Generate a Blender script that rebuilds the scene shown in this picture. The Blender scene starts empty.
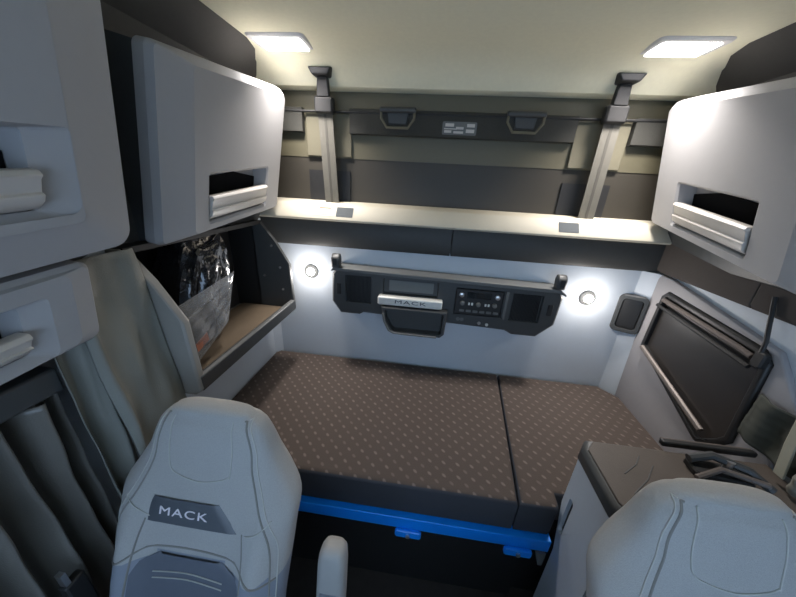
import bpy, bmesh, math, random
import numpy as np
from mathutils import Vector, Matrix
from mathutils.geometry import tessellate_polygon
random.seed(4)
S = bpy.context.scene
COL = S.collection

# ------------------------------------------------------------------ camera
yaw, pitch, roll, FPX = -0.0985, -0.3821, 0.0563, 289.97
Fv = Vector((math.sin(yaw)*math.cos(pitch), math.cos(yaw)*math.cos(pitch), math.sin(pitch)))
Rv = Vector((math.cos(yaw), -math.sin(yaw), 0)); Uv = Rv.cross(Fv)
R2 = math.cos(roll)*Rv + math.sin(roll)*Uv
U2 = -math.sin(roll)*Rv + math.cos(roll)*Uv
cam = bpy.data.cameras.new('camera'); co = bpy.data.objects.new('camera', cam); COL.objects.link(co)
m = Matrix((R2, U2, -Fv)).transposed().to_4x4(); m.translation = Vector((-0.106, -1.4919, 1.6639))
co.matrix_world = m
cam.sensor_width = 36; cam.sensor_fit = 'HORIZONTAL'; cam.lens = FPX*36/796; cam.clip_start = 0.01
S.camera = co

# ------------------------------------------------------------------ world, light levels, exposure
w = bpy.data.worlds.new('world'); S.world = w; w.use_nodes = True
bg = w.node_tree.nodes['Background']; bg.inputs[0].default_value = (0.50, 0.70, 1.0, 1); bg.inputs[1].default_value = 2.35
S.view_settings.view_transform = 'Standard'; S.view_settings.look = 'None'
S.view_settings.gamma = 1; S.view_settings.use_curve_mapping = False
S.view_settings.exposure = 0.42
LAMP_W = 4.3          # each ceiling lamp, watts
READ_W = 1.25          # each reading lamp

# ------------------------------------------------------------------ materials
MATS = {}
def mat(name, col, rough=0.55, metal=0.0, noise=0.06, scale=60, bump=0.0, bscale=400, emit=None, estr=0, spec=0.5, coat=0, alpha=None, trans=0):
    if name in MATS: return MATS[name]
    M = bpy.data.materials.new(name); M.use_nodes = True; nt = M.node_tree; b = nt.nodes['Principled BSDF']
    tc = nt.nodes.new('ShaderNodeTexCoord')
    n = nt.nodes.new('ShaderNodeTexNoise'); n.inputs['Scale'].default_value = scale; n.inputs['Detail'].default_value = 3
    nt.links.new(tc.outputs['Object'], n.inputs['Vector'])
    mx = nt.nodes.new('ShaderNodeMix'); mx.data_type = 'RGBA'
    mx.inputs[6].default_value = (*[c*(1-noise) for c in col], 1); mx.inputs[7].default_value = (*[min(1, c*(1+noise)) for c in col], 1)
    nt.links.new(n.outputs['Fac'], mx.inputs[0]); nt.links.new(mx.outputs[2], b.inputs['Base Color'])
    b.inputs['Roughness'].default_value = rough; b.inputs['Metallic'].default_value = metal
    b.inputs['Specular IOR Level'].default_value = spec; b.inputs['Coat Weight'].default_value = coat
    b.inputs['Transmission Weight'].default_value = trans
    if alpha is not None: b.inputs['Alpha'].default_value = alpha
    if emit: b.inputs['Emission Color'].default_value = (*emit, 1); b.inputs['Emission Strength'].default_value = estr
    if bump:
        n2 = nt.nodes.new('ShaderNodeTexNoise'); n2.inputs['Scale'].default_value = bscale; n2.inputs['Detail'].default_value = 2
        nt.links.new(tc.outputs['Object'], n2.inputs['Vector'])
        bp = nt.nodes.new('ShaderNodeBump'); bp.inputs['Strength'].default_value = bump; bp.inputs['Distance'].default_value = 0.004
        nt.links.new(n2.outputs['Fac'], bp.inputs['Height']); nt.links.new(bp.outputs[0], b.inputs['Normal'])
    MATS[name] = M; return M

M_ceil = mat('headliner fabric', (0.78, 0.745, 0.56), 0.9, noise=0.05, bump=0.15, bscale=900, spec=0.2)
M_wall = mat('grey moulded wall', (0.56, 0.61, 0.66), 0.6, noise=0.03, bump=0.1, bscale=700)
M_band = mat('charcoal vinyl band', (0.045, 0.045, 0.042), 0.55, noise=0.1, bump=0.2, bscale=500)
M_panel = mat('taupe grey wall panel', (0.34, 0.33, 0.34), 0.6, noise=0.03, bump=0.1)
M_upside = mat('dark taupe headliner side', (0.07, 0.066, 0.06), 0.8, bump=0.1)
M_ledge = mat('pale cream ledge plastic', (0.52, 0.48, 0.38), 0.6, noise=0.02)
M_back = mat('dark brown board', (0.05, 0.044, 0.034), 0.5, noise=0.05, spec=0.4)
M_olive = mat('olive ceiling reflection', (0.12, 0.108, 0.068), 0.5, noise=0.04)
M_cab = mat('blue grey cabinet plastic', (0.385, 0.38, 0.38), 0.6, noise=0.02, bump=0.08, bscale=900, spec=0.3)
M_white = mat('off white handle plastic', (0.56, 0.53, 0.49), 0.4, noise=0.02)
M_dark = mat('black plastic', (0.018, 0.018, 0.018), 0.5, noise=0.1)
M_dark2 = mat('dark grey plastic', (0.055, 0.058, 0.058), 0.45, noise=0.08)
M_frame = mat('mid grey frame plastic', (0.13, 0.135, 0.13), 0.5, noise=0.05)
M_shade = mat('black pocket shade', (0.008, 0.008, 0.009), 0.9, spec=0.1)
M_floor = mat('dark rubber floor', (0.03, 0.024, 0.02), 0.8, noise=0.3, scale=30, bump=0.3)
M_blue = mat('steel with blue daylight reflection', (0.002, 0.27, 0.95), 0.35, noise=0.04, metal=0.0)  # reflected blue daylight is put into the steel's base colour
M_chrome = mat('brushed metal', (0.6, 0.6, 0.6), 0.3, metal=0.9)
M_silver = mat('silver trim plastic', (0.8, 0.8, 0.75), 0.35, metal=0.3)
M_strap = mat('grey seat belt webbing', (0.12, 0.113, 0.092), 0.7, noise=0.1, bump=0.4, bscale=800)
M_strapdk = mat('darker webbing stripe', (0.075, 0.07, 0.058), 0.8)
M_header = mat('charcoal woven strip', (0.042, 0.041, 0.034), 0.8, noise=0.2, scale=200, bump=0.4)
M_pad = mat('beige pad', (0.145, 0.132, 0.088), 0.7)
M_curt = mat('grey green curtain cloth', (0.225, 0.225, 0.195), 0.6, noise=0.08, scale=12, bump=0.2, bscale=300)
M_curtdk = mat('dark curtain cloth', (0.17, 0.16, 0.14), 0.3, noise=0.15, scale=12, bump=0.2, bscale=300)
M_seat = mat('grey seat knit fabric', (0.42, 0.415, 0.40), 0.85, noise=0.14, scale=350, bump=0.35, bscale=700)
M_vinyl = mat('blue grey seat vinyl', (0.24, 0.265, 0.31), 0.5, noise=0.05, bump=0.15)
M_vinyl2 = mat('darker seat insert vinyl', (0.12, 0.135, 0.165), 0.5, noise=0.05, bump=0.15)
M_stitch = mat('pale stitching', (0.5, 0.5, 0.46), 0.7)
M_groove = mat('seat seam', (0.24, 0.235, 0.215), 0.8)
M_badge = mat('dark badge', (0.09, 0.10, 0.115), 0.35)
M_letter = mat('white lettering', (0.85, 0.80, 0.84), 0.4)
M_ink = mat('dark lettering', (0.06, 0.07, 0.08), 0.5)
M_arm = mat('grey armrest vinyl', (0.36, 0.355, 0.34), 0.5, noise=0.04, bump=0.1)
M_top = mat('brown cabinet top', (0.085, 0.069, 0.057), 0.55, noise=0.2, scale=15, bump=0.15)
M_card = mat('tan liner board', (0.11, 0.08, 0.05), 0.8, noise=0.15, scale=25)
M_plastic = mat('clear wrinkled plastic bag', (0.35, 0.36, 0.37), 0.1, noise=0.0, spec=0.9, alpha=0.38, bump=0.6, bscale=40)
M_blackbag = mat('black glossy bag', (0.02, 0.02, 0.022), 0.12, spec=0.9, bump=0.8, bscale=35)
M_paper = mat('papers in bag', (0.14, 0.135, 0.13), 0.6, noise=0.3, scale=30)
M_screen = mat('dark display glass', (0.02, 0.024, 0.026), 0.1, spec=0.9)
M_screen2 = mat('grey display face', (0.16, 0.17, 0.165), 0.35)
M_board = mat('smooth brown black board', (0.030, 0.026, 0.024), 0.35, noise=0.05, spec=0.6)
M_bronze = mat('taupe metallic trim', (0.17, 0.145, 0.13), 0.4, metal=0.3)
M_sideband = mat('taupe side lining', (0.075, 0.066, 0.06), 0.85, bump=0.1, spec=.2)
M_plate = mat('warm grey end panel', (0.27, 0.26, 0.235), 0.5, noise=0.04)
M_housing = mat('white lamp housing', (0.62, 0.61, 0.6), 0.5)
M_clothdk = mat('dark green grey cloth', (0.05, 0.055, 0.045), 0.8)
M_strapb = mat('beige padded strap cloth', (0.36, 0.34, 0.26), 0.8)
M_red = mat('orange warning print', (0.5, 0.18, 0.10), 0.6)
M_lab = mat('blue grey label', (0.08, 0.09, 0.095), 0.8)
M_lamp = mat('lit lamp diffuser', (1, 1, 1), 0.4, noise=0, emit=(1, 0.97, 1.0), estr=9)
M_read = mat('lit reading lamp lens', (1, 1, 1), 0.4, noise=0, emit=(1, 0.95, 0.9), estr=60)

def mattress_mat():
    M = bpy.data.materials.new('patterned mattress ticking'); M.use_nodes = True; nt = M.node_tree; b = nt.nodes['Principled BSDF']
    L = nt.links.new
    g = nt.nodes.new('ShaderNodeNewGeometry')
    mp = nt.nodes.new('ShaderNodeMapping'); mp.inputs['Rotation'].default_value = (0, 0, math.radians(45)); mp.inputs['Scale'].default_value = (26, 26, 0)
    L(g.outputs['Position'], mp.inputs[0])
    fr = nt.nodes.new('ShaderNodeVectorMath'); fr.operation = 'FRACTION'; L(mp.outputs[0], fr.inputs[0])
    sb = nt.nodes.new('ShaderNodeVectorMath'); sb.operation = 'SUBTRACT'; L(fr.outputs[0], sb.inputs[0]); sb.inputs[1].default_value = (.5, .5, 0)
    m2 = nt.nodes.new('ShaderNodeVectorMath'); m2.operation = 'MULTIPLY'; L(sb.outputs[0], m2.inputs[0]); m2.inputs[1].default_value = (1, 1.8, 0)
    ln = nt.nodes.new('ShaderNodeVectorMath'); ln.operation = 'LENGTH'; L(m2.outputs[0], ln.inputs[0])
    rmp = nt.nodes.new('ShaderNodeMapRange'); rmp.inputs[1].default_value = .16; rmp.inputs[2].default_value = .30; rmp.inputs[3].default_value = 1; rmp.inputs[4].default_value = 0
    L(ln.outputs['Value'], rmp.inputs[0])
    ck = nt.nodes.new('ShaderNodeTexChecker'); ck.inputs['Scale'].default_value = 1; L(mp.outputs[0], ck.inputs[0])
    ck.inputs[1].default_value = (.6, .6, .6, 1); ck.inputs[2].default_value = (1, 1, 1, 1)
    mu = nt.nodes.new('ShaderNodeMath'); mu.operation = 'MULTIPLY'; L(rmp.outputs[0], mu.inputs[0]); L(ck.outputs['Color'], mu.inputs[1])
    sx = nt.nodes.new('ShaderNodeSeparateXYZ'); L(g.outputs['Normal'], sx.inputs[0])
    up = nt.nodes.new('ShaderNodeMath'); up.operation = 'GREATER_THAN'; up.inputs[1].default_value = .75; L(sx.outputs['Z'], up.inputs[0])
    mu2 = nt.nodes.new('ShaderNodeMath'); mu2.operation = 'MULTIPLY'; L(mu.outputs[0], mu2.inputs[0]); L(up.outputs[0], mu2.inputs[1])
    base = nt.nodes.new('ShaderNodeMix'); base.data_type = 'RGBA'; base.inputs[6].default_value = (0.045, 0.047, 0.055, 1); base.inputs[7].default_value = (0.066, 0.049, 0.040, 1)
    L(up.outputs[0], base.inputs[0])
    mx = nt.nodes.new('ShaderNodeMix'); mx.data_type = 'RGBA'; mx.inputs[7].default_value = (0.145, 0.115, 0.096, 1)
    L(mu2.outputs[0], mx.inputs[0]); L(base.outputs[2], mx.inputs[6]); L(mx.outputs[2], b.inputs['Base Color'])
    b.inputs['Roughness'].default_value = .85
    n2 = nt.nodes.new('ShaderNodeTexNoise'); n2.inputs['Scale'].default_value = 350; L(g.outputs['Position'], n2.inputs['Vector'])
    bp = nt.nodes.new('ShaderNodeBump'); bp.inputs['Strength'].default_value = .3; bp.inputs['Distance'].default_value = .003
    L(n2.outputs['Fac'], bp.inputs['Height']); L(bp.outputs[0], b.inputs['Normal'])
    return M
M_matt = mattress_mat()

# ------------------------------------------------------------------ helpers
def link(name, bm, mt, parent=None, smooth=False, bevel=0, seg=2, angle=35):
    me = bpy.data.meshes.new(name)
    bmesh.ops.remove_doubles(bm, verts=bm.verts[:], dist=1e-6)
    bmesh.ops.recalc_face_normals(bm, faces=bm.faces[:]); bm.to_mesh(me); bm.free()
    for x in (mt if isinstance(mt, (list, tuple)) else [mt]): me.materials.append(x)
    o = bpy.data.objects.new(name, me); COL.objects.link(o)
    if parent: o.parent = parent
    if bevel:
        md = o.modifiers.new('bevel', 'BEVEL'); md.width = bevel; md.segments = seg; md.limit_method = 'ANGLE'; md.angle_limit = math.radians(40)
        md.use_clamp_overlap = True; smooth = True
    if smooth:
        me.polygons.foreach_set('use_smooth', [True]*len(me.polygons)); me.set_sharp_from_angle(angle=math.radians(angle if not bevel else 50))
    return o
def tag(o, label=None, cat=None, group=None, kind=None):
    if label: o['label'] = label
    if cat: o['category'] = cat
    if group: o['group'] = group
    if kind: o['kind'] = kind
    return o
def thing(name, label, cat, loc=(0, 0, 0), group=None):
    o = bpy.data.objects.new(name, None); COL.objects.link(o); o.location = loc; o.empty_display_size = .05
    return tag(o, label, cat, group)
def part(name, bm, mt, root, **k):      # bm in world coordinates -> local to root
    bmesh.ops.translate(bm, verts=bm.verts[:], vec=-Vector(root.location))
    return link(name, bm, mt, root, **k)
def sub(name, bm, mt, root, par, **k):  # sub-part of par, whose origin equals root's
    bmesh.ops.translate(bm, verts=bm.verts[:], vec=-Vector(root.location))
    return link(name, bm, mt, par, **k)
def BM(): return bmesh.new()
def box(bm, x0, x1, y0, y1, z0, z1):
    v = [bm.verts.new(p) for p in ((x0,y0,z0),(x1,y0,z0),(x1,y1,z0),(x0,y1,z0),(x0,y0,z1),(x1,y0,z1),(x1,y1,z1),(x0,y1,z1))]
    for f in ((0,3,2,1),(4,5,6,7),(0,1,5,4),(1,2,6,5),(2,3,7,6),(3,0,4,7)): bm.faces.new([v[i] for i in f])
    return bm
def bx(*a): return box(BM(), *a)
def rrect(u0, u1, v0, v1, r, n=5):
    r = max(min(r, (u1-u0)/2-1e-4, (v1-v0)/2-1e-4), 1e-5); P = []
    for cx, cy, a0 in ((u1-r, v1-r, 0), (u0+r, v1-r, 90), (u0+r, v0+r, 180), (u1-r, v0+r, 270)):
        for k in range(n+1):
            a = math.radians(a0+90*k/n); P.append((cx+r*math.cos(a), cy+r*math.sin(a)))
    return P
def inset(P, d):
    n = len(P); A = sum(P[i][0]*P[(i+1) % n][1]-P[(i+1) % n][0]*P[i][1] for i in range(n)); s = 1 if A > 0 else -1; Q = []
    for i in range(n):
        a, b, c = Vector(P[i-1]), Vector(P[i]), Vector(P[(i+1) % n])
        e1 = (b-a).normalized(); e2 = (c-b).normalized(); n1 = Vector((-e1.y, e1.x))*s; n2 = Vector((-e2.y, e2.x))*s
        h = (n1+n2); h = h/max(h.length_squared/2, .3); Q.append(tuple(b+h*d))
    return Q
class Fr:   # a plane frame: origin, u axis, v axis, normal
    def __init__(s, o, u, v, n=None):
        s.o = Vector(o); s.u = Vector(u).normalized(); s.v = Vector(v).normalized(); s.n = Vector(n).normalized() if n else s.u.cross(s.v)
    def __call__(s, a, b, c=0): return s.o+s.u*a+s.v*b+s.n*c
def loops(bm, rings, close=True):
    R = [[bm.verts.new(p) for p in r] for r in rings]
    for a, b in zip(R, R[1:]):
        n = len(a)
        for i in range(n if close else n-1):
            j = (i+1) % n; bm.faces.new((a[i], a[j], b[j], b[i]))
    return R
def cap(bm, outer, holes=()):   # lists of BMVerts
    al = list(outer)
    for h in holes: al += list(h)
    if not holes and len(outer) < 5: bm.faces.new(outer); return
    tris = tessellate_polygon([[v.co for v in outer]]+[[v.co for v in h] for h in holes])
    for t in tris:
        try: bm.faces.new([al[i] for i in t])
        except ValueError: pass
def plate(bm, F, outer, n0, n1, holes=(), ch=0, inner=None, back=True):
    """extruded outline; holes = [(poly, floor_n or None, inset_at_floor)]"""
    rings = [[F(a, b, n0) for a, b in outer]]
    if inner: rings += [[F(a, b, n1-ch) for a, b in outer], [F(a, b, n1) for a, b in inner]]
    elif ch: rings += [[F(a, b, n1-ch) for a, b in outer], [F(a, b, n1) for a, b in inset(outer, ch)]]
    else: rings += [[F(a, b, n1) for a, b in outer]]
    R = loops(bm, rings); H = []; HB = []
    for poly, fl, ins in holes:
        q = inset(poly, ins) if ins else poly
        hr = loops(bm, [[F(a, b, n1) for a, b in poly], [F(a, b, n0 if fl is None else fl) for a, b in q]])
        H.append(hr[0])
        if fl is None: HB.append(hr[1])
        else: cap(bm, hr[1])
    cap(bm, R[-1], H)
    if back: cap(bm, R[0], HB)
    return bm
def prism(bm, poly, axis, a, b):
    """poly of 2D points, extruded along axis from a to b. x:(y,z) y:(x,z) z:(x,y)"""
    f = {'x': lambda p, t: (t, p[0], p[1]), 'y': lambda p, t: (p[0], t, p[1]), 'z': lambda p, t: (p[0], p[1], t)}[axis]
    R = loops(bm, [[f(p, a) for p in poly], [f(p, b) for p in poly]]); cap(bm, R[0]); cap(bm, R[1]); return bm
def tube(bm, pts, r, n=8, caps=True):
    pts = [Vector(p) for p in pts]; rs = r if isinstance(r, (list, tuple)) else [r]*len(pts); rings = []; N = None
    for i, p in enumerate(pts):
        t = (pts[min(i+1, len(pts)-1)]-pts[max(i-1, 0)]).normalized()
        if N is None: N = t.orthogonal().normalized()
        N = (N-t*N.dot(t)).normalized(); B = t.cross(N)
        rings.append([p+(N*math.cos(2*math.pi*k/n)+B*math.sin(2*math.pi*k/n))*rs[i] for k in range(n)])
    R = loops(bm, rings)
    if caps: cap(bm, R[0]); cap(bm, R[-1])
    return bm
def ribbon(bm, pts, wvec, th, side):
    """flat strap along pts, width vector wvec, thickness th along side"""
    w2 = Vector(wvec)/2; s = Vector(side)*th
    R = loops(bm, [[Vector(p)-w2, Vector(p)+w2, Vector(p)+w2+s, Vector(p)-w2+s] for p in pts]); cap(bm, R[0]); cap(bm, R[-1]); return bm
def text_bm(F, s, cu, cv, width, height, n, depth=.001, shear=0):
    cd = bpy.data.curves.new('t', 'FONT'); cd.body = s; cd.align_x = 'CENTER'; cd.align_y = 'CENTER'; cd.size = 1; cd.shear = shear; cd.space_character = 1.15
    to = bpy.data.objects.new('t', cd); COL.objects.link(to); dg = bpy.context.evaluated_depsgraph_get(); me = to.evaluated_get(dg).to_mesh()
    bm = BM(); bm.from_mesh(me); bpy.data.objects.remove(to)
    xs = [v.co.x for v in bm.verts]; ys = [v.co.y for v in bm.verts]
    x0, x1, y0, y1 = min(xs), max(xs), min(ys), max(ys)
    g = bmesh.ops.extrude_face_region(bm, geom=bm.faces[:]); ex = {e for e in g['geom'] if isinstance(e, bmesh.types.BMVert)}
    for v in bm.verts:
        a = cu+(v.co.x-(x0+x1)/2)/(x1-x0)*width; b = cv+(v.co.y-(y0+y1)/2)/(y1-y0)*height
        v.co = F(a, b, n+(depth if v in ex else 0))
    return bm

# ================================================================== SETTING
def struct(name, bm, mt, **k): return tag(link(name, bm, mt, **k), kind='structure')
XW = 1.0; YF = -2.35
struct('floor', bx(-1.15, 1.15, YF, .16, -.04, 0), M_floor)
# ceiling: flat, then coved down to the rear
prof = [(YF, 2.15), (-.16, 2.15), (-.08, 2.142), (-.01, 2.12), (.04, 2.085), (.06, 2.055), (.075, 2.050), (.16, 2.045), (.16, 2.24), (YF, 2.24)]
struct('ceiling', prism(BM(), prof, 'x', -1.15, 1.15), M_ceil, smooth=True)
for n_, sg in ((9, -1), (10, 1)):
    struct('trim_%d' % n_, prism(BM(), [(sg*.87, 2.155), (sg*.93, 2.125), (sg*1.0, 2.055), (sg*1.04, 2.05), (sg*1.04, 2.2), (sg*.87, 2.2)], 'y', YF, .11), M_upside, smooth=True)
# left wall with the opening of the open locker
bm = BM()
Fx = Fr((-XW, 0, 0), (0, 1, 0), (0, 0, 1), (1, 0, 0))
plate(bm, Fx, [(YF, 0), (.16, 0), (.16, 1.452), (YF, 1.452)], -.04, 0, holes=[([(-.778, .972), (-.102, .972), (-.102, 1.45), (-.778, 1.45)], None, 0)])
struct('wall_left', bm, M_wall)
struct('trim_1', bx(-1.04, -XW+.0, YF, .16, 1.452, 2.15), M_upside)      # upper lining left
struct('wall_right', bx(XW, 1.04, YF, .16, 0, 1.33), M_wall)
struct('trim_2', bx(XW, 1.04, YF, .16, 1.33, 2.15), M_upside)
# rear wall, with chamfered corners
bm = BM(); prism(bm, [(-1.0, 0), (-1.0, .04), (1.0, .04), (1.0, -.075), (.93, 0), (-.96, 0), (-1.0, -.03)][::-1], 'z', 0, 1.325)
struct('wall_rear', bm, M_wall)
# dark padded band round the rear and right side
bm = BM(); prism(bm, [(-.012, 1.325), (-.022, 1.345), (-.022, 1.46), (-.01, 1.48), (.06, 1.48), (.06, 1.325)], 'x', -1.0, .0);
struct('trim_3', bm, M_band, bevel=.004)
bm = BM(); prism(bm, [(-.012, 1.325), (-.022, 1.345), (-.022, 1.46), (-.01, 1.48), (.06, 1.48), (.06, 1.325)], 'x', .003, 1.0);
struct('trim_4', bm, M_band, bevel=.004)
bm = BM()
for a, b in ((-.46, -.0), (-1.0, -.463)):
    prism(bm, [(.985, 1.33), (.975, 1.345), (.975, 1.50), (1.0, 1.52), (1.0, 1.33)], 'y', a, b)
struct('trim_5', bm, M_sideband, bevel=.004)
# cream ledge across the rear
LEDGE = [(-.042, 1.462), (-.050, 1.470), (-.046, 1.480), (-.008, 1.535), (.004, 1.542), (.075, 1.550), (.16, 1.552), (.16, 1.462)]
struct('trim_6', prism(BM(), LEDGE, 'x', -1.0, 1.0), M_ledge, bevel=.005)
# recess back board above the ledge
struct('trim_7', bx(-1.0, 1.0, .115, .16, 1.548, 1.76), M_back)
struct('trim_8', bx(-1.0, 1.0, .112, .16, 1.76, 2.06), M_olive)  # upper half coloured as the ceiling reflected in the dark glossy panel
# front bulkhead with windscreen opening (behind the camera)
Ff = Fr((0, YF, 0), (1, 0, 0), (0, 0, 1), (0, 1, 0))
struct('wall_front', plate(BM(), Ff, [(-1.15, 0), (1.15, 0), (1.15, 2.24), (-1.15, 2.24)], -.05, 0, holes=[(rrect(-.95, .95, .95, 1.85, .1), None, 0)]), M_dark2)

# raised panel on the right wall with recessed black board
Fr_ = Fr((XW, 0, 0), (0, 1, 0), (0, 0, 1), (-1, 0, 0))
rp = thing('wall_panel', 'pale taupe raised wall panel on the right beside the bed', 'panel', (XW, -.35, .62))
out = [(-.07, .62), (-.03, 1.29), (-.06, 1.325), (-.12, 1.325), (-.60, 1.245), (-.72, 1.10), (-.76, .62)]
ins = [(-.11, .98), (-.115, 1.245), (-.14, 1.272), (-.57, 1.235), (-.605, 1.20), (-.625, .90), (-.60, .86), (-.545, .80), (-.52, .80)]
part('panel_face', plate(BM(), Fr_, out, 0.001, .022, holes=[(ins, .005, 0)], ch=.004), M_panel, rp, bevel=.003)
ft = thing('window_blind', 'black board set in a rounded black frame on the right wall panel', 'panel', (XW-.022, -.35, .8))
bm = BM(); plate(bm, Fr_, inset(ins, .001), .006, .034, holes=[(inset(ins, .022), None, 0)], ch=.006)
part('frame', bm, M_dark, ft, bevel=.003)
part('board', plate(BM(), Fr_, inset(ins, .021), .006, .016), M_board, ft)
bm = BM(); tube(bm, [(.965, -.142, 1.232), (.965, -.50, 1.205), (.965, -.555, 1.198)], .010); part('top_rail', bm, M_bronze, ft, smooth=True)
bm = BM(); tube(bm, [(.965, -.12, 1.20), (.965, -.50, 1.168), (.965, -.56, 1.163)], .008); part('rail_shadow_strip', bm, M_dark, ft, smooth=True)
bm = BM(); tube(bm, [(.962, -.135, .985), (.962, -.33, .925), (.962, -.535, .862)], .011); part('bottom_rail', bm, M_bronze, ft, smooth=True)
bm = BM(); plate(bm, Fr_, rrect(-.60, -.565, 1.175, 1.23, .012), .03, .05, ch=.005); part('latch', bm, M_dark, ft)
tag(link('hanging_cord', tube(BM(), [(.968, -.523, 1.395), (.966, -.545, 1.33), (.962, -.57, 1.26), (.955, -.58, 1.22)], .006), M_dark, smooth=True), 'thin black cord hanging down to the black board latch', 'cord')

# vent on rear right corner
vt = thing('wall_vent', 'small black rounded vent low at the rear right corner beside the lit lamp', 'vent', (.935, -.0, 1.1))
Fv_ = Fr((.926, -.026, 1.105), (1, -.55, 0), (0, 0, 1), (-.55, -1, 0))
part('frame', plate(BM(), Fv_, rrect(-.06, .06, -.10, .10, .025), -.02, .014, holes=[(rrect(-.043, .043, -.08, .08, .018), -.004, 0)], ch=.004), M_dark2, vt)
part('cover', plate(BM(), Fv_, rrect(-.042, .042, -.079, .079, .017), -.006, .006, ch=.004), M_dark, vt, bevel=.002)

# ================================================================== BED
bf = thing('bed_frame', 'steel bunk frame under the mattress, coloured with reflected blue daylight', 'bed frame', (0, -.4, 0))
bm = bx(-.99, .38, -.73, -.08, 0, .44); box(bm, .38, .99, -.70, -.08, 0, .44); part('base', bm, M_dark, bf)
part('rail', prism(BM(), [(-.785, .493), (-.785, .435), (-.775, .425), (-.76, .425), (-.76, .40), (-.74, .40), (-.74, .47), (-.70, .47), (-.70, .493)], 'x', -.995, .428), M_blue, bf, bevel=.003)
for x in (-.087, .32):
    bm = BM(); plate(bm, Fr((x, -.787, .425), (1, 0, 0), (0, 0, 1), (0, -1, 0)), rrect(-.05, .05, -.022, .014, .01), 0, .012, ch=.003)
    la = part('latch', bm, M_blue, bf)
    bm = BM(); tube(bm, [(x, -.79, .42), (x, -.806, .42)], .008, 12); sub('screw', bm, M_chrome, bf, la, smooth=True)
bm = BM(); prism(bm, [(.385, .43), (.42, .43), (.42, .36), (.405, .36)], 'y', -.79, -.775); part('bracket', bm, M_frame, bf)

def cushion(name, poly, z0, z1, label, r=.02, crown=.006):
    bm = BM(); levels = [(0, z0+.012), (.0, z1-.022), (-.004*0, z1-.022)]
    rings = []
    for d, z in ((.012, z0), (.003, z0+.006), (0, z0+.016), (0, z1-.02), (.003, z1-.008), (.010, z1-.002), (.02, z1)):
        rings.append([(a, b, z) for a, b in inset(poly, d)])
    R = loops(bm, rings); cap(bm, R[0]); cap(bm, R[-1])
    o = link(name, bm, M_matt, smooth=True, angle=60)
    return tag(o, label, 'mattress', 'mattress sections on the bunk')
def subdiv(P, n=3):
    Q = []
    for i in range(len(P)):
        a, b = Vector(P[i]), Vector(P[(i+1) % len(P)])
        for k in range(n): Q.append(tuple(a.lerp(b, k/n)))
    return Q
cushion('mattress', [(-.97, -.012), (-.992, -.04), (-.992, -.755), (-.98, -.768), (.286, -.768), (.358, -.012)], .495, .65, 'long left mattress section in brown grey patterned cloth')
cushion('mattress', [(.362, -.012), (.291, -.768), (.415, -.768), (.428, -.755), (.43, -.71), (.990, -.71), (.990, -.10), (.91, -.012)], .495, .65, 'short right mattress section nearest the black wall board')

# ================================================================== OPEN LOCKER (left)
lk = thing('open_locker', 'open dark wall locker at the left above the bed', 'locker', (-.95, -.44, .97))
prf = [(-1.0, 1.45), (-.955, 1.45), (-.88, 1.355), (-.812, 1.235), (-.805, .99), (-.83, .972), (-1.0, .972)]
bm = BM(); prism(bm, prf, 'y', -.80, -.772); part('end_panel', bm, M_plate, lk, bevel=.006)
bm = BM(); prism(bm, prf, 'y', -.115, -.095); ep = part('end_panel', bm, M_dark2, lk, bevel=.004)
for x, z in ((-.90, 1.33), (-.865, 1.22), (-.86, 1.10), (-.955, 1.17)):
    sub('screw', tube(BM(), [(x, -.113, z), (x, -.119, z)], .006, 10), M_chrome, lk, ep, smooth=True)
part('sill', prism(BM(), [(-.845, .975), (-.805, .985), (-.803, 1.04), (-.82, 1.045), (-.835, 1.035), (-.835, 1.0), (-.845, .995)], 'y', -.79, -.1), M_dark2, lk, bevel=.004)
bm = BM(); box(bm, -1.135, -1.125, -.77, -.11, .99, 1.445); box(bm, -1.13, -.99, -.775, -.765, .99, 1.445); box(bm, -1.13, -.99, -.115, -.105, .99, 1.445); box(bm, -1.13, -.95, -.79, -.10, 1.435, 1.452)
part('lining', bm, M_dark, lk)
part('bottom', bx(-1.13, -.835, -.772, -.11, .975, .992), M_frame, lk)
part('liner_board', bx(-1.10, -.84, -.70, -.12, .992, 1.0), M_card, lk)
# plastic bags in the locker
def bag(name, center, size, mt, label, seed, amp=.18, extra=None):
    rnd = random.Random(seed); bm = BM(); bmesh.ops.create_icosphere(bm, subdivisions=4, radius=1)
    ph = [(Vector((rnd.uniform(-1, 1), rnd.uniform(-1, 1), rnd.uniform(-1, 1)))*rnd.uniform(3, 9), rnd.uniform(0, 6)) for _ in range(9)]
    for v in bm.verts:
        c = v.co.copy(); k = 1+sum(abs(math.sin(c.dot(a)+p)) for a, p in ph)/9*amp*2-amp
        q = Vector([math.copysign(abs(t)**.6, t) for t in c])*k*.9
        v.co = Vector((center[0]+q.x*size[0], center[1]+q.y*size[1]+q.z*size[1]*.35, max(center[2]+q.z*size[2], 1.001)))
    o = tag(link(name, bm, mt, smooth=True, angle=25), label, 'bag'); return o
bag('plastic_bag', (-1.02, -.50, 1.225), (.085, .13, .21), M_blackbag, 'black glossy wrapped bag standing at the back of the open locker', 3, .3)
pb = thing('plastic_bag', 'clear crinkled plastic bag of papers lying in the open locker', 'bag', (-.93, -.62, 1.0))
bm = BM(); n = 16; F2 = Fr((-.885, -.715, 1.025), (.0, 1, .12), (-.12, .0, 1))
def bagv(i, j, s):
    a = i/n; b = j/n; e = min(a, 1-a, b, 1-b)*6; e = min(1, e)
    return F2(a*(.20+.11*b), b*(.22-.05*a)+.05*a, s*(.012*e+.006*math.sin(a*17+b*9)*e+.005*math.sin(b*31-a*11)*e))
g = {}
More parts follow.
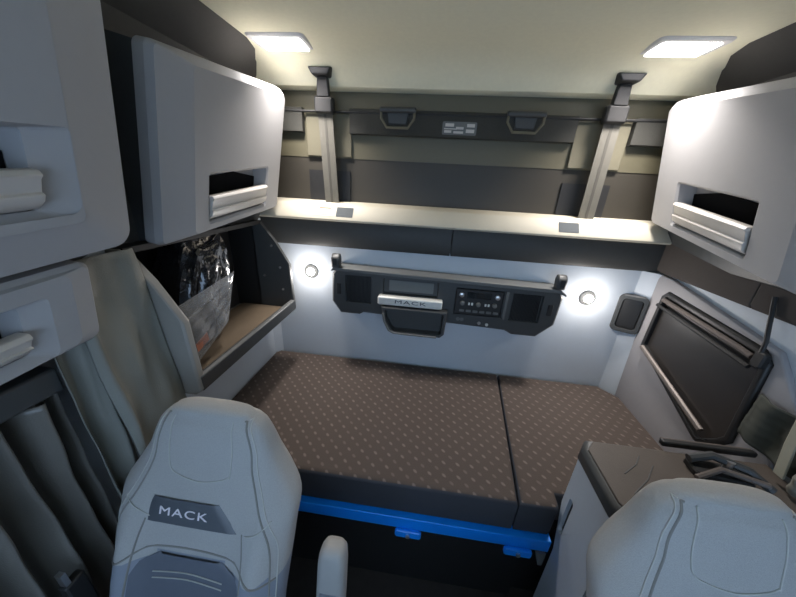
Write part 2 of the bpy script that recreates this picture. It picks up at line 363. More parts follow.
for s in (1, -1):
    G = [[bm.verts.new(bagv(i, j, s)) for j in range(n+1)] for i in range(n+1)]
    for i in range(n):
        for j in range(n): bm.faces.new((G[i][j], G[i+1][j], G[i+1][j+1], G[i][j+1]))
part('film', bm, M_plastic, pb, smooth=True)
bm = BM(); plate(bm, F2, [(.015, .03), (.13, .05), (.15, .17), (.02, .16)], -.006, .004); part('papers', bm, M_paper, pb)
bm = BM(); plate(bm, F2, [(.02, .04), (.08, .05), (.08, .08), (.02, .07)], .005, .0065); part('print', bm, M_red, pb)

# ================================================================== OVERHEAD CABINETS
def cabinet(side, xt, xb, y0, y1, z0, z1, chin, handle, label, dark_below=None, cd=.045, tilt=.10, zb=0, rr=.022, ext=.0, taper=0):
    """side -1 left, +1 right; xt/xb = |x| of the door face at top/bottom; chin = (rear,front,top,bottom) chamfer widths"""
    root = thing('overhead_cabinet', label, 'cabinet', (side*.95, (y0+y1)/2, z0), 'overhead cabinets on the side walls')
    H = math.hypot(xb-xt, z1-z0); v = Vector((-side*(xb-xt), 0, z1-z0)).normalized()
    nrm = Vector((-side, 0, 0)); nrm = (nrm-v*nrm.dot(v)).normalized()
    F = Fr((side*xb, y0, z0), (0, 1, tilt), v+Vector((0, .055, 0)), nrm)
    F0 = F; F = lambda a, c, n=0: F0(a, c+taper*a*(1-c/H), n)
    W = y1-y0; r, f, t, b = chin
    outer = rrect(0, W, 0, H, rr, 8); inner = rrect(f, W-r, b, H-t, .02, 8)
    h0, h1, g0, g1 = handle
    hole = [(h0, g0), (h1, g0), (h1, g1), (h0, g1)]
    bm = BM()
    rings = [[F(a, c, -.075) for a, c in outer], [F(a, c, -cd) for a, c in outer], [F(a, c, -cd*.55) for a, c in inset(outer, .008)], [F(a, c, 0) for a, c in inner]]
    R = loops(bm, rings)
    g2 = g1+.018; lip = rrect(h0-.008, h1+.008+ext, g0-.008-ext*.4, g2+.008, .012, 3)
    hr = loops(bm, [[F(a, c, 0) for a, c in lip], [F(a, c, -.006-ext*.3) for a, c in rrect(h0, h1, g0, g2, .008, 3)], [F(a, c, -.065) for a, c in rrect(h0+.004, h1-.004, g0+.004, g2-.004, .008, 3)]])
    cap(bm, hr[-1]); cap(bm, R[-1], [hr[0]]); cap(bm, R[0])
    dr = part('door', bm, M_cab, root, smooth=True, angle=9)
    sub('pocket_shade', plate(BM(), F, [(h0+.005, g0+.006), (h1-.005, g0+.006), (h1-.005, g0+(g1-g0)*.80), (h0+(h1-h0)*.6, g0+(g1-g0)*1.0), (h0+.03, g0+(g1-g0)*.94), (h0+.005, g0+(g1-g0)*.80)], -.066, -.058), M_shade, root, dr)  # black plate stands in for the shade above the handle bar
    # handle: a stepped bar filling the lower half of the pocket
    gm = g0+(g1-g0)*.58
    prof = [(g0+.004, -.055), (g0+.004, -.012), (g0+.02, .004), (g0+(gm-g0)*.48, .008), (g0+(gm-g0)*.52, .002), (gm-.010, .006), (gm-.002, .012), (gm+.006, .004), (gm+.004, -.02), (gm-.02, -.055)]
    bm = BM(); a, c = h0+.004, h1-.004
    R = loops(bm, [[F(a, p, q) for p, q in prof], [F(c, p, q) for p, q in prof]]); cap(bm, R[0]); cap(bm, R[1])
    sub('handle', bm, M_white, root, dr, bevel=.002)
    # carcass behind the door
    bm = BM(); xs = side*.998
    A = [F(.02, .01, -.07), F(W-.02, .01, -.07), F(W-.02, H-.01, -.07), F(.02, H-.01, -.07)]
    B = [Vector((xs, y0+.02, z0-.0)), Vector((xs, y1-.02, z0-.0)), Vector((xs, y1-.02, z1+.03-zb)), Vector((xs, y0+.02, z1+.03-zb))]
    R = loops(bm, [A, B]); cap(bm, R[0]); cap(bm, R[1])
    part('body', bm, M_dark2, root)
    if dark_below:
        bm = BM(); x0, x1 = sorted((side*.998, side*dark_below[1])); box(bm, x0, x1, y0, dark_below[2], dark_below[0], z0+.005)
        part('lower_bin', bm, M_dark2, root, bevel=.006)
    return root
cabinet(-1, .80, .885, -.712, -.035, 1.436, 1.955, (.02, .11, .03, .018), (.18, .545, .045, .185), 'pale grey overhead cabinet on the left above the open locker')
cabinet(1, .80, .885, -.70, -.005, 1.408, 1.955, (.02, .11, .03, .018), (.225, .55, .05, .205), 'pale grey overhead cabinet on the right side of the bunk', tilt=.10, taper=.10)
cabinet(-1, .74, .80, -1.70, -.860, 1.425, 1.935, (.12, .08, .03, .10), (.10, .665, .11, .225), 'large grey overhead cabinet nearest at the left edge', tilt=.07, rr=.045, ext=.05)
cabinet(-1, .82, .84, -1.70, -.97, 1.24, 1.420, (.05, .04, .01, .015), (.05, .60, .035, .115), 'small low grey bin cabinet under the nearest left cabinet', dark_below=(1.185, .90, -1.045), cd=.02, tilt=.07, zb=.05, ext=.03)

# ================================================================== REAR UPPER: header strip, hooks, straps
hd = thing('header_strip', 'charcoal woven strip with thin rod above the rear board', 'strip', (0, .1, 1.86))
for a, b in ((-.93, -.782), (-.545, .50), (.742, .93)):
    bm = BM(); prism(bm, [(.088, 1.868), (.082, 1.872), (.082, 1.972), (.088, 1.976), (.114, 1.976), (.114, 1.868)], 'x', a, b); part('webbing', bm, M_header, hd)
part('rod', tube(BM(), [(-.95, .085, 1.958), (.95, .085, 1.966)], .006), M_dark, hd, smooth=True)
bm = BM(); plate(bm, Fr((0, .082, 0), (1, 0, 0), (0, 0, 1), (0, -1, 0)), rrect(-.098, .06, 1.882, 1.936, .006), 0, .003); lb = part('label_plate', bm, M_frame, hd)
lb['label'] = 'small printed label'
bm = BM()
for x0, x1, z0, z1 in ((-.085, -.045, 1.915, 1.928), (-.035, .0, 1.905, 1.915), (.015, .05, 1.915, 1.928), (-.088, -.055, 1.89, 1.9), (-.045, .0, 1.888, 1.897), (.012, .05, 1.892, 1.906), (-.09, -.03, 1.904, 1.908)):
    box(bm, x0, x1, .0775, .0795, z0, z1)
sub('print', bm, M_white, hd, lb)
for c in (-.31, .27):
    Fh = Fr((c, .082, 0), (1, 0, 0), (0, 0, 1), (0, -1, 0))
    h = part('pull_handle', plate(BM(), Fh, [(-.05, 1.963), (-.042, 1.915), (.042, 1.915), (.05, 1.963)], 0, .010, ch=.003), M_dark2, hd)
    sub('hinge_bar', tube(BM(), [(c-.085, .068, 1.972), (c-.08, .068, 1.972), (c+.08, .068, 1.972), (c+.085, .068, 1.972)], [.008, .012, .012, .008], 12), M_dark2, hd, h, smooth=True)
    P = [(-.078, 1.963), (-.078, 1.938), (-.05, 1.90), (.05, 1.90), (.078, 1.938), (.078, 1.963)]
    sub('loop', tube(BM(), [(c+a, .068, z) for a, z in P], .006), M_pad, hd, h, smooth=True)
for c, lab in ((-.655, 'olive backing patch behind the left hanging strap'), (.62, 'olive backing patch behind the right hanging strap')):
    p = thing('backing_patch', lab, 'panel', (c, .11, 1.56), 'backing patches behind the straps')
    part('upper_patch', bx(c-.115, c+.115, .098, .1118, 1.765, 1.955), M_pad, p, bevel=.003)
    part('lower_patch', bx(c-.115, c+.105, .106, .1148, 1.55, 1.70), M_dark, p)
for c, lab in ((-.64, 'vertical grey belt strap hanging from the ceiling at rear left'), (.625, 'vertical grey belt strap hanging from the ceiling at rear right')):
    s = thing('belt_strap', lab, 'strap', (c, .05, 1.53), 'belt straps at the rear')
    tl = .012 if c < 0 else 0
    top = (c-tl, .045, 1.975); bot = (c+tl, .045, 1.533)
    part('webbing', ribbon(BM(), [top, bot], (.07, 0, 0), .003, (0, -1, 0)), M_strap, s)
    for d in (-.014, .014):
        pass
    part('stripe', ribbon(BM(), [(top[0], top[1]-.0032, top[2]), (bot[0], bot[1]-.0032, bot[2])], (.012, 0, 0), .001, (0, -1, 0)), M_strapdk, s)
    part('buckle', plate(BM(), Fr((c-tl, .045, 1.975), (1, 0, 0), (0, 0, 1), (0, -1, 0)), rrect(-.044, .044, -.035, .035, .012), -.012, .024, ch=.008), M_dark, s, bevel=.003)
    part('neck', prism(BM(), [(c-tl-.03, 2.005), (c-tl+.03, 2.005), (c-tl+.022, 2.10), (c-tl-.022, 2.10)], 'y', .02, .05), M_dark, s, bevel=.004)
    part('anchor', prism(BM(), [(c-tl-.035, 2.08), (c-tl+.035, 2.08), (c-tl+.055, 2.11), (c-tl-.055, 2.11)], 'y', -.01, .05), M_dark, s, bevel=.006)
# labels on the ledge face
ang = math.atan2(.060, .105); Fl = Fr((0, -.046, 1.480), (1, 0, 0), (0, .038, .055), (0, -.055, .038))
wl = thing('warning_label', 'white warning label with orange print on the ledge by the left strap', 'label', (-.65, -.0, 1.50))
part('paper', plate(BM(), Fl, rrect(-.70, -.605, .008, .060, .004), .0003, .0012), M_white, wl)
bm = BM(); plate(bm, Fl, rrect(-.675, -.615, .048, .055, .001), .0013, .0018); part('orange_print', bm, M_red, wl)
bm = BM()
for k in range(4): plate(bm, Fl, rrect(-.69, -.625-.008*(k % 2), .014+.008*k, .0165+.008*k, .0005), .0013, .0017)
part('text_lines', bm, M_frame, wl)
tag(link('ledge_label', plate(BM(), Fl, rrect(-.585, -.50, .008, .06, .003), .0003, .0015), M_lab), 'blue grey label on the cream ledge beside the warning label', 'label', 'plain labels on the ledge')
tag(link('ledge_label', plate(BM(), Fl, rrect(.485, .575, .008, .058, .003), .0003, .0015), M_lab), 'blue grey label on the cream ledge left of the right strap', 'label', 'plain labels on the ledge')

# ================================================================== CEILING LAMPS
for x, y, lab in ((-.755, -.12, 'lit rectangular ceiling lamp at the left above the cabinet'), (.70, -.12, 'lit rectangular ceiling lamp at the right above the cabinet')):
    t = thing('ceiling_lamp', lab, 'lamp', (x, y, 2.15), 'ceiling lamps')
    Fc = Fr((x, y, 2.15), (1, 0, 0), (0, 1, 0), (0, 0, -1))
    part('housing', plate(BM(), Fc, rrect(-.115, .115, -.085, .085, .02), -.01, .008, holes=[(rrect(-.094, .094, -.062, .062, .012), .001, 0)], ch=.006), M_housing, t)
    part('diffuser', plate(BM(), Fc, rrect(-.091, .091, -.059, .059, .012), .002, .011, ch=.004), M_lamp, t, smooth=True)
    L = bpy.data.lights.new('ceiling_lamp_light', 'AREA'); L.energy = LAMP_W; L.shape = 'RECTANGLE'; L.size = .17; L.size_y = .10; L.spread = math.radians(108); L.color = (1, .94, .91)
    lo = bpy.data.objects.new('ceiling_lamp_light', L); COL.objects.link(lo); lo.parent = t; lo.location = (0, 0, -.014)
for x, z, lab in ((-.745, 1.178, 'lit round reading lamp on the rear wall beside the open locker'), (.72, 1.163, 'lit round reading lamp on the rear wall at the right end of the console')):
    t = thing('reading_lamp', lab, 'lamp', (x, 0, z), 'reading lamps')
    part('bezel', tube(BM(), [(x, .0, z), (x, -.008, z), (x, -.016, z)], [.04, .038, .026], 24), M_frame, t, smooth=True)
    bm = BM(); bmesh.ops.create_uvsphere(bm, u_segments=20, v_segments=12, radius=.02, matrix=Matrix.Translation((x, -.016, z)) @ Matrix.Diagonal((1.1, .55, 1, 1)))
    part('lens', bm, M_read, t, smooth=True)
    L = bpy.data.lights.new('reading_lamp_light', 'POINT'); L.energy = READ_W; L.shadow_soft_size = .018; L.color = (1, .93, .88)
    lo = bpy.data.objects.new('reading_lamp_light', L); COL.objects.link(lo); lo.parent = t; lo.location = (0, -.10, 0)

# ================================================================== STEREO CONSOLE
rc = thing('stereo_console', 'black wall console with radio and speakers on the rear wall', 'console', (-.02, 0, 1.1))
Fq = Fr((0, 0, 0), (1, 0, 0), (0, 0, 1), (0, -1, 0))
o_ = [(-.595, 1.205), (-.60, 1.05), (-.555, .985), (-.45, .985), (-.43, .998), (.32, .975), (.36, .955), (.48, .955), (.555, 1.03), (.565, 1.18), (.545, 1.215), (-.575, 1.235)][::-1]
sp1 = rrect(-.525, -.385, 1.055, 1.205, .006); disp = rrect(-.325, -.04, 1.12, 1.205, .006); rad = rrect(.045, .285, 1.045, 1.19, .006); sp2 = rrect(.325, .475, 1.035, 1.185, .006)
part('housing', plate(BM(), Fq, o_, .0, .095, holes=[(sp1, .082, .004), (disp, .075, .004), (rad, .084, 0), (sp2, .082, .004)], ch=.010), M_dark2, rc, smooth=True, angle=20)
part('top_lip', prism(BM(), [(-.60, 1.222), (-.585, 1.243), (.535, 1.226), (.57, 1.20), (.57, 1.19), (.54, 1.206), (-.575, 1.226)][::-1], 'y', -.108, -.01), M_frame, rc, bevel=.003)
for (a, b, c, d) in ((-.52, -.39, 1.06, 1.20), (.33, .47, 1.04, 1.18)):
    bm = BM(); k = a+.004
    while k < b-.006:
        box(bm, k, k+.003, -.091, -.083, c, d); k += .007
    part('speaker_grille', bm, M_dark, rc)
part('display', plate(BM(), Fq, rrect(-.295, -.065, 1.135, 1.192, .003), .076, .079), M_screen2, rc)
bm = BM(); plate(bm, Fq, rrect(-.345, -.015, 1.072, 1.118, .008), .09, .135, ch=.006)
bar = part('silver_bar', bm, M_silver, rc, bevel=.002)
sub('lettering', text_bm(Fq, 'MACK', -.175, 1.097, .16, .018, .1352, .0008), M_ink, rc, bar)
# cup tray under the bar
bm = BM(); tp = [(-.325, 1.065), (-.315, .99), (-.285, .935), (-.26, .915), (-.01, .915), (.01, .935), (.015, 1.065)]
plate(bm, Fq, tp, .02, .14, holes=[(inset(tp, .016), .105, .006)], ch=.006)
part('tray', bm, M_dark2, rc, smooth=True, angle=25)
bm = BM(); tube(bm, [(-.312, -.143, 1.03), (-.305, -.143, .985), (-.28, -.143, .935), (-.255, -.143, .922), (-.20, -.143, .920), (-.03, -.143, .920)], .006); part('tray_rim', bm, M_frame, rc, smooth=True)
bm = BM(); plate(bm, Fq, rrect(.05, .28, 1.05, 1.185, .005), .085, .100, ch=.003); rd = part('radio', bm, M_dark, rc)
sub('screen', plate(BM(), Fq, rrect(.105, .225, 1.14, 1.172, .003), .1002, .1015), M_screen, rc, rd)
for x, z, r in ((.077, 1.156, .013), (.253, 1.156, .013), (.085, 1.112, .012), (.165, 1.110, .012), (.245, 1.112, .012)):
    sub('knob', tube(BM(), [(x, -.10, z), (x, -.112, z), (x, -.114, z)], [r, r*.9, r*.5], 14), M_chrome if r > .0125 else M_frame, rc, rd, smooth=True)
for k in range(6):
    x = .075+k*.034; sub('button', plate(BM(), Fq, rrect(x, x+.024, 1.064, 1.076, .003), .1, .104), M_frame, rc, rd)
for x in (.115, .13, .197, .212):
    sub('button', plate(BM(), Fq, rrect(x, x+.009, 1.103, 1.116, .002), .1, .104), M_silver, rc, rd)
part('radio_trim', prism(BM(), [(.291, 1.045), (.291, 1.19), (.305, 1.19), (.305, 1.04)], 'y', -.104, -.09), M_frame, rc, bevel=.002)
for x, z, r, mt in ((.075, 1.018, .010, M_frame), (.095, 1.018, .010, M_frame), (.185, 1.005, .009, M_chrome), (.225, 1.0, .008, M_silver)):
    part('socket', tube(BM(), [(x, -.085, z), (x, -.099, z)], r, 12), mt, rc, smooth=True)
for x, z in ((-.56, 1.125), (.515, 1.11)):
    part('switch', plate(BM(), Fq, rrect(x-.012, x+.012, z-.03, z+.03, .004), .09, .101, ch=.003), M_dark, rc)
for x, z in ((-.57, 1.262), (.53, 1.247)):
    bm = BM(); prism(bm, [(-.075, z-.025), (-.115, z-.02), (-.12, z+.03), (-.10, z+.05), (-.08, z+.05), (-.07, z+.03)], 'x', x-.022, x+.022)
    hk = part('clip', bm, M_dark2, rc, bevel=.008)
    sub('clip_slot', bx(x-.010, x+.010, -.1215, -.118, z-.005, z+.03), M_dark, rc, hk)

# ================================================================== SEATS
ST = np.array([ # v, yf, z, half width, thickness, bolster
 (0.00, -.215, .44, .205, .12, .020), (.15, -.185, .53, .222, .12, .035), (.30, -.15, .63, .218, .13, .045), (.45, -.105, .74, .224, .13, .045), (.58, -.065, .84, .230, .13, .030),
 (.68, -.035, .905, .232, .13, .014), (.76, -.012, .955, .203, .125, .004), (.84, .006, 1.005, .170, .115, .0), (.92, .022, 1.055, .148, .10, .0), (.97, .034, 1.085, .130, .085, 0.0), (1.0, .046, 1.098, .110, .065, 0.0)])
def cub(v):   # smooth (pchip-like) interpolation
    t = ST[:, 0]; i = min(max(int(np.searchsorted(t, v))-1, 0), len(t)-2); h = t[i+1]-t[i]; u = (v-t[i])/h; Y = ST[:, 1:]
    def slope(j):
        if j == 0: return (Y[1]-Y[0])/(t[1]-t[0])
        if j == len(t)-1: return (Y[-1]-Y[-2])/(t[-1]-t[-2])
        a = (Y[j]-Y[j-1])/(t[j]-t[j-1]); b = (Y[j+1]-Y[j])/(t[j+1]-t[j]); return (a+b)/2
    m0, m1 = slope(i), slope(i+1)
    return Y[i]*(2*u**3-3*u**2+1)+m0*h*(u**3-2*u**2+u)+Y[i+1]*(-2*u**3+3*u**2)+m1*h*(u**3-u**2)
PE = 3.2
def front(x, v, off=0.0):
    yf, z, hw, th, bo = cub(v); a = min(abs(x)/hw, .999)
    y = yf+th/2-(th/2)*(1-a**PE)**(1/PE)-bo*math.exp(-((a-.74)/.17)**2)
    return Vector((x, y-off, z+off*.25))
def v_of_z(z):
    z = .44+(z-.46)*.9417
    lo, hi = 0, 1
    for _ in range(30):
        m_ = (lo+hi)/2
        if cub(m_)[1] < z: lo = m_
        else: hi = m_
    return lo
def seat(cx, cy, label, arm_side, arm_z, arm_x):
    root = thing('truck_seat', label, 'seat', (cx, cy, 0), 'front seats')
    bm = BM(); rings = []; NV = 44; NT = 56
    for i in range(NV+1):
        v = i/NV; yf, z, hw, th, bo = cub(v); ring = []
        for k in range(NT):
            a = 2*math.pi*k/NT; c, s = math.cos(a), math.sin(a)
            x = hw*math.copysign(abs(c)**(2/PE), c); y = -(th/2)*math.copysign(abs(s)**(2/PE), s)
            if s > 0: y -= bo*math.exp(-((abs(x)/hw-.74)/.17)**2)
            ring.append((x, yf+th/2+y, z))
        rings.append(ring)
    yf, z, hw, th, bo = cub(1)
    for sc, dz in ((.93, .008), (.80, .014), (.5, .019), (.15, .021)):
        rings.append([(p[0]*sc, yf+th/2+(p[1]-yf-th/2)*sc, z+dz) for p in rings[NV]])
    R = loops(bm, rings); cap(bm, R[0]); cap(bm, R[-1])
    bm.faces.ensure_lookup_table()
    back = link('backrest', bm, [M_seat, M_vinyl], root, smooth=True, angle=80)
    for p in back.data.polygons:
        zz = p.center.z; lim = .793-.03*(abs(p.center.x)/.235)**2
        if zz < lim: p.material_index = 1
    def patch(name, mt, zs, xl, xr, off, par=root, n=14, th=.0):
        bm = BM(); G = []
        for z in zs:
            v = v_of_z(z); a, b = xl(z), xr(z); G.append([bm.verts.new(front(.9*(a+(b-a)*k/n), v, off*(min(1, min(k, n-k)/1.0)))) for k in range(n+1)])
        for i in range(len(G)-1):
            for k in range(n): bm.faces.new((G[i][k], G[i][k+1], G[i+1][k+1], G[i+1][k]))
        return link(name, bm, mt, par, smooth=True, angle=80)
    zs = np.linspace(.50, .835, 16)
    arch = lambda z: .155*min(1, max(0, 1-((z-.79)/.055)**2)**.5) if z > .79 else .155
    patch('centre_insert', M_vinyl2, list(zs), lambda z: -arch(z), lambda z: arch(z), .006)
    def line(name, pts, mt, r=.0022, off=.001):
        P = []
        for (x0, z0), (x1, z1) in zip(pts, pts[1:]):
            n = max(2, int(math.hypot(x1-x0, z1-z0)/.012))
            for k in range(n): P.append((x0+(x1-x0)*k/n, z0+(z1-z0)*k/n))
        P.append(pts[-1]); return link(name, tube(BM(), [front(.9*x, v_of_z(z), off) for x, z in P], r, 6), mt, root, smooth=True)
    def smoothpts(pts, n=6):
        Q = []
        for i in range(len(pts)-1):
            p0, p1, p2, p3 = [Vector(pts[max(0, min(len(pts)-1, i+d))]) for d in (-1, 0, 1, 2)]
            for k in range(n):
                t = k/n; Q.append(tuple(.5*((2*p1)+(p2-p0)*t+(2*p0-5*p1+4*p2-p3)*t*t+(3*p1-p0-3*p2+p3)*t**3)))
        Q.append(pts[-1]); return Q
    line('stitching', smoothpts([(-.088, 1.165), (-.095, 1.09), (-.088, 1.035), (-.06, 1.018), (0, 1.008), (.06, 1.018), (.085, 1.03)]), M_stitch, .0016)
    line('stitching', smoothpts([(.085, 1.025), (.088, 1.09), (.080, 1.16)]), M_stitch, .0016)
    for s in (-1, 1):
        line('side_seam', smoothpts([(s*.108, 1.172), (s*.135, 1.10), (s*.145, 1.04), (s*.175, .97), (s*.215, .90), (s*.225, .80), (s*.225, .60)]), M_groove, .0026, -.0005)
        line('stitching', smoothpts([(s*.118, 1.172), (s*.147, 1.10), (s*.160, 1.04), (s*.192, .97), (s*.232, .895), (s*.238, .80), (s*.235, .62)]), M_stitch, .0014)
    line('stitching', smoothpts([(-.205, .955), (-.15, .925), (-.13, .915)]), M_stitch, .0014)
    line('stitching', smoothpts([(.215, .945), (.185, .925), (.15, .91)]), M_stitch, .0014)
    line('cross_seam', smoothpts([(-.235, .80), (-.155, .835), (-.08, .848), (0, .852), (.08, .848), (.155, .835), (.235, .80)]), M_groove, .0026, -.0005)
    for s in (-1, 1): line('panel_seam', smoothpts([(s*.155, .50), (s*.16, .70), (s*.155, .835), (s*.14, .91)]), M_groove, .0024, -.0005)
    line('stitching', smoothpts([(-.10, .79), (0, .80), (.10, .79)]), M_stitch, .0014, .007)
    line('stitching', smoothpts([(-.10, .775), (0, .785), (.10, .775)]), M_stitch, .0014, .007)
    # badge plate with lettering, lying on the curved back
    bz = list(np.linspace(.905, .962, 6))
    bd = patch('badge', M_badge, bz, lambda z: -.135+.010*((z-.905)/.057)**4, lambda z: .125-.06*((z-.905)/.057), .004)
    tb = text_bm(Fr((0, 0, 0), (1, 0, 0), (0, 1, 0)), 'MACK', -.03, .934, .14, .018, 0, .0012)
    for vv in tb.verts:
        p = front(.9*vv.co.x, v_of_z(vv.co.y), .0048+vv.co.z); vv.co = p
    link('lettering', tb, M_letter, bd)
    # rear shell, cushion, base
    bm = BM(); prism(bm, [(-.13, .40), (-.07, .42), (.065, .94), (.06, .96), (.04, .94), (-.09, .46)], 'x', -.17, .17); link('back_shell', bm, M_dark2, root, bevel=.01)
    bm = BM(); rings = []
    for y, hw, zt, zb in ((-.62, .19, .47, .40), (-.60, .225, .50, .37), (-.52, .25, .52, .36), (-.35, .255, .51, .36), (-.22, .25, .50, .37), (-.13, .24, .49, .38)):
        ring = []
        for a, b in rrect(-hw, hw, zb, zt, .04, 4): ring.append((a, y, b+(.025*math.exp(-((abs(a)/hw-.85)/.15)**2) if b > (zb+zt)/2 else 0)))
        rings.append(ring)
    R = loops(bm, rings); cap(bm, R[0]); cap(bm, R[-1]); link('seat_cushion', bm, M_vinyl, root, smooth=True, angle=60)
    bm = BM(); box(bm, -.2, .2, -.5, -.12, .22, .36); box(bm, -.17, .17, -.48, -.14, .04, .22); box(bm, -.22, .22, -.54, -.1, 0, .04); link('pedestal', bm, M_dark, root, bevel=.01)
    # armrest folded up beside the back
    ax = arm_side*arm_x
    Fa = Fr((ax, -.01, arm_z), (1, 0, 0), (0, .22, 1), (0, -1, .22))
    bm = BM(); rings = []
    for t, sx, sy in ((-.36, .030, .024), (-.33, .036, .030), (-.15, .037, .034), (-.05, .036, .034), (-.02, .033, .031), (-.006, .026, .024), (0, .014, .012)):
        rings.append([Fa(sx*math.copysign(abs(math.cos(q))**.6, math.cos(q)), t, sy*math.copysign(abs(math.sin(q))**.6, math.sin(q))) for q in [2*math.pi*k/24 for k in range(24)]])
    R = loops(bm, rings); cap(bm, R[0]); cap(bm, R[-1]); ar = link('armrest', bm, M_arm, root, smooth=True, angle=60)
    link('armrest_plate', plate(BM(), Fa, rrect(-.022, .022, -.24, -.115, .006), .030, .042, ch=.003), M_vinyl, ar)
    link('armrest_pivot', tube(BM(), [Fa(0, -.135, .04), Fa(0, -.135, .046)], .008, 12), M_chrome, ar, smooth=True)
    link('armrest_slot', plate(BM(), Fa, rrect(-.004, .016, -.23, -.15, .003), .0415, .0435), M_frame, ar)
    link('armrest_bracket', tube(BM(), [Fa(0, -.33, 0), Fa(-arm_side*.16, -.36, -.02)], .018, 12), M_dark2, root, smooth=True)
    # buckle on the outer side
    bxs = -arm_side*.255
    bm = BM(); box(bm, bxs-.012, bxs+.012, -.17, -.13, .60, .76); bk = link('belt_buckle', bm, M_dark, root, bevel=.005)
    link('buckle_tongue', bx(bxs-.008, bxs+.008, -.165, -.155, .76, .80), M_chrome, bk)
    return root
seat(-.613, -1.045, 'grey driver seat at the left with white lettered badge', 1, .80, .335)
seat(.547, -1.09, 'grey passenger seat at the right in front of the bedside cabinet', -1, .74, .35)

# ================================================================== BEDSIDE CABINET (right)
bc = thing('bedside_cabinet', 'grey bedside cabinet with brown top behind the right seat', 'cabinet', (.7, -.86, 0))
Fs = Fr((.435, 0, 0), (0, 1, 0), (0, 0, 1), (-1, 0, 0))
bm = BM(); plate(bm, Fs, [(-.96, 0), (-.79, 0), (-.79, .47), (-.745, .66), (-.745, .88), (-.96, .88)], -.57, 0, holes=[(rrect(-.80, -.775, .56, .72, .008), -.03, 0)])
part('body', bm, M_wall, bc, bevel=.004)
part('vent_slot', plate(BM(), Fs, rrect(-.798, -.777, .565, .715, .006), -.028, -.012), M_dark, bc)
bm = BM(); plate(bm, Fr((0, 0, .88), (1, 0, 0), (0, 1, 0)), [(.42, -.935), (.44, -.97), (.97, -.97), (.97, -.72), (.45, -.72), (.42, -.76)], 0, .05, ch=.012)
tp = part('top', bm, M_dark2, bc, bevel=.006)
bm = BM(); plate(bm, Fr((0, 0, .928), (1, 0, 0), (0, 1, 0)), [(.435, -.93), (.45, -.955), (.96, -.955), (.96, -.735), (.465, -.735), (.435, -.77)], 0, .006, ch=.002)
pd = sub('top_pad', bm, M_top, bc, tp)
bm = BM()
for x0, y0, x1, y1 in ((.47, -.94, .56, -.86), (.50, -.95, .62, -.84), (.53, -.95, .63, -.88), (.49, -.90, .60, -.80), (.56, -.95, .70, -.85), (.5, -.84, .58, -.77)):
    tube(bm, [(x0, y0, .934), ((x0+x1)/2+.01, (y0+y1)/2, .9345), (x1, y1, .934)], .0018, 5)
sub('creases', bm, M_dark2, bc, tp)
part('back_rail', bx(.675, .945, -.722, -.703, .936, .955), M_dark, bc, bevel=.005)
part('rail_strip', bx(.68, .94, -.703, -.699, .946, .953), M_bronze, bc)
lt = thing('clamp_bracket', 'black metal clamp bracket on the brown cabinet top', 'bracket', (.77, -.80, .935))
bm = BM(); plate(bm, Fr((.77, -.80, .935), (1, -.15, 0), (.15, 1, 0)), rrect(-.07, .07, -.03, .03, .012), 0, .018, ch=.004); part('base', bm, M_dark, lt)
part('arm', tube(BM(), [(.70, -.78, .962), (.76, -.775, .978), (.83, -.81, .972), (.87, -.84, .945)], .012), M_dark2, lt, smooth=True)
part('lever', tube(BM(), [(.69, -.83, .945), (.76, -.81, .965), (.85, -.845, .965)], .008), M_bronze, lt, smooth=True)
part('bolt', tube(BM(), [(.79, -.795, .95), (.79, -.795, .985)], .01, 12), M_chrome, lt, smooth=True)

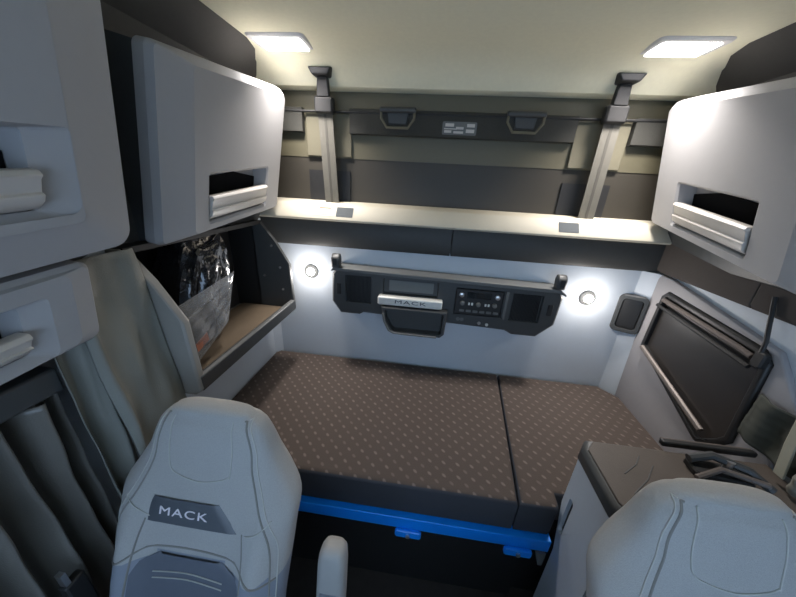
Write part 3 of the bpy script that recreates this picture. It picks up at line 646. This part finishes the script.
# ================================================================== CURTAINS
def cloth(name, mt, y0, y1, z0, z1, fx, ny, nz, label, th=.004, skew=0):
    bm = BM(); G = []
    for s in (0, th):
        g = []
        for j in range(nz+1):
            z = z0+(z1-z0)*j/nz; row = []
            for i in range(ny+1):
                u = i/ny; y = y0+(y1-y0)*u+skew*(z-z1); x = fx(u, (z-z0)/(z1-z0)); row.append(bm.verts.new((x-s*math.copysign(1, x), y, z)))
            g.append(row)
        G.append(g)
    for g in G:
        for j in range(nz):
            for i in range(ny): bm.faces.new((g[j][i], g[j][i+1], g[j+1][i+1], g[j+1][i]))
    a, b = G
    for j in range(nz):
        for i in (0, ny): bm.faces.new((a[j][i], a[j+1][i], b[j+1][i], b[j][i]))
    for i in range(ny):
        for j in (0, nz): bm.faces.new((a[j][i], a[j][i+1], b[j][i+1], b[j][i]))
    return tag(link(name, bm, mt, smooth=True, angle=180), label, 'curtain')
def wr(u, t, k=1):
    return k*(.006*math.sin(9*u+5*t+1.3*math.sin(7*t))+.004*math.sin(21*u-11*t)+.0025*math.sin(37*t+8*u))
cloth('curtain', M_curt, -1.0, -.803, .2, 1.46, lambda u, t: -.90+.05*min(1, (1-t)*1.26/.45)+wr(u, t)*.45+.005*math.sin(6*u+16*t)+.003*math.sin(9*u-27*t)-.012*u+.02*math.exp(-((u-.08)/.07)**2), 50, 60, 'smooth grey green curtain hanging between the open locker and left bin')
cloth('curtain', M_curt, -1.05, -.972, .2, 1.30, lambda u, t: -.895+wr(u, t, .7)+.018*math.cos(u*7+t*1), 24, 60, 'narrow grey green curtain fold beside the dark curtain')
cloth('curtain', M_curtdk, -1.42, -1.05, .15, 1.18, lambda u, t: -.935+wr(u, t)+.030*math.sin(u*36+2.2*t+.8*math.sin(4*t))+.010*math.sin(u*67-3*t), 90, 60, 'dark glossy gathered curtain at the lower left edge', skew=-.0)
cloth('curtain', M_clothdk, -.86, -.63, .955, 1.11, lambda u, t: .957+.3*wr(u, t)+.008*math.sin(u*14), 24, 20, 'dark green grey curtain bunch right of the black board')
cloth('curtain', M_curt, -1.25, -.83, .94, 1.16, lambda u, t: .93+wr(u, t)+.02*math.sin(u*24+2*t), 50, 40, 'grey green curtain hanging beside the right seat')
tag(link('curtain_strap', ribbon(BM(), [(.93, -.765, 1.15), (.925, -.78, 1.05), (.92, -.80, .96)], (0, .026, 0), .006, (-1, 0, 0)), M_strapb, bevel=.002), 'pale beige padded strap beside the right curtain', 'strap')
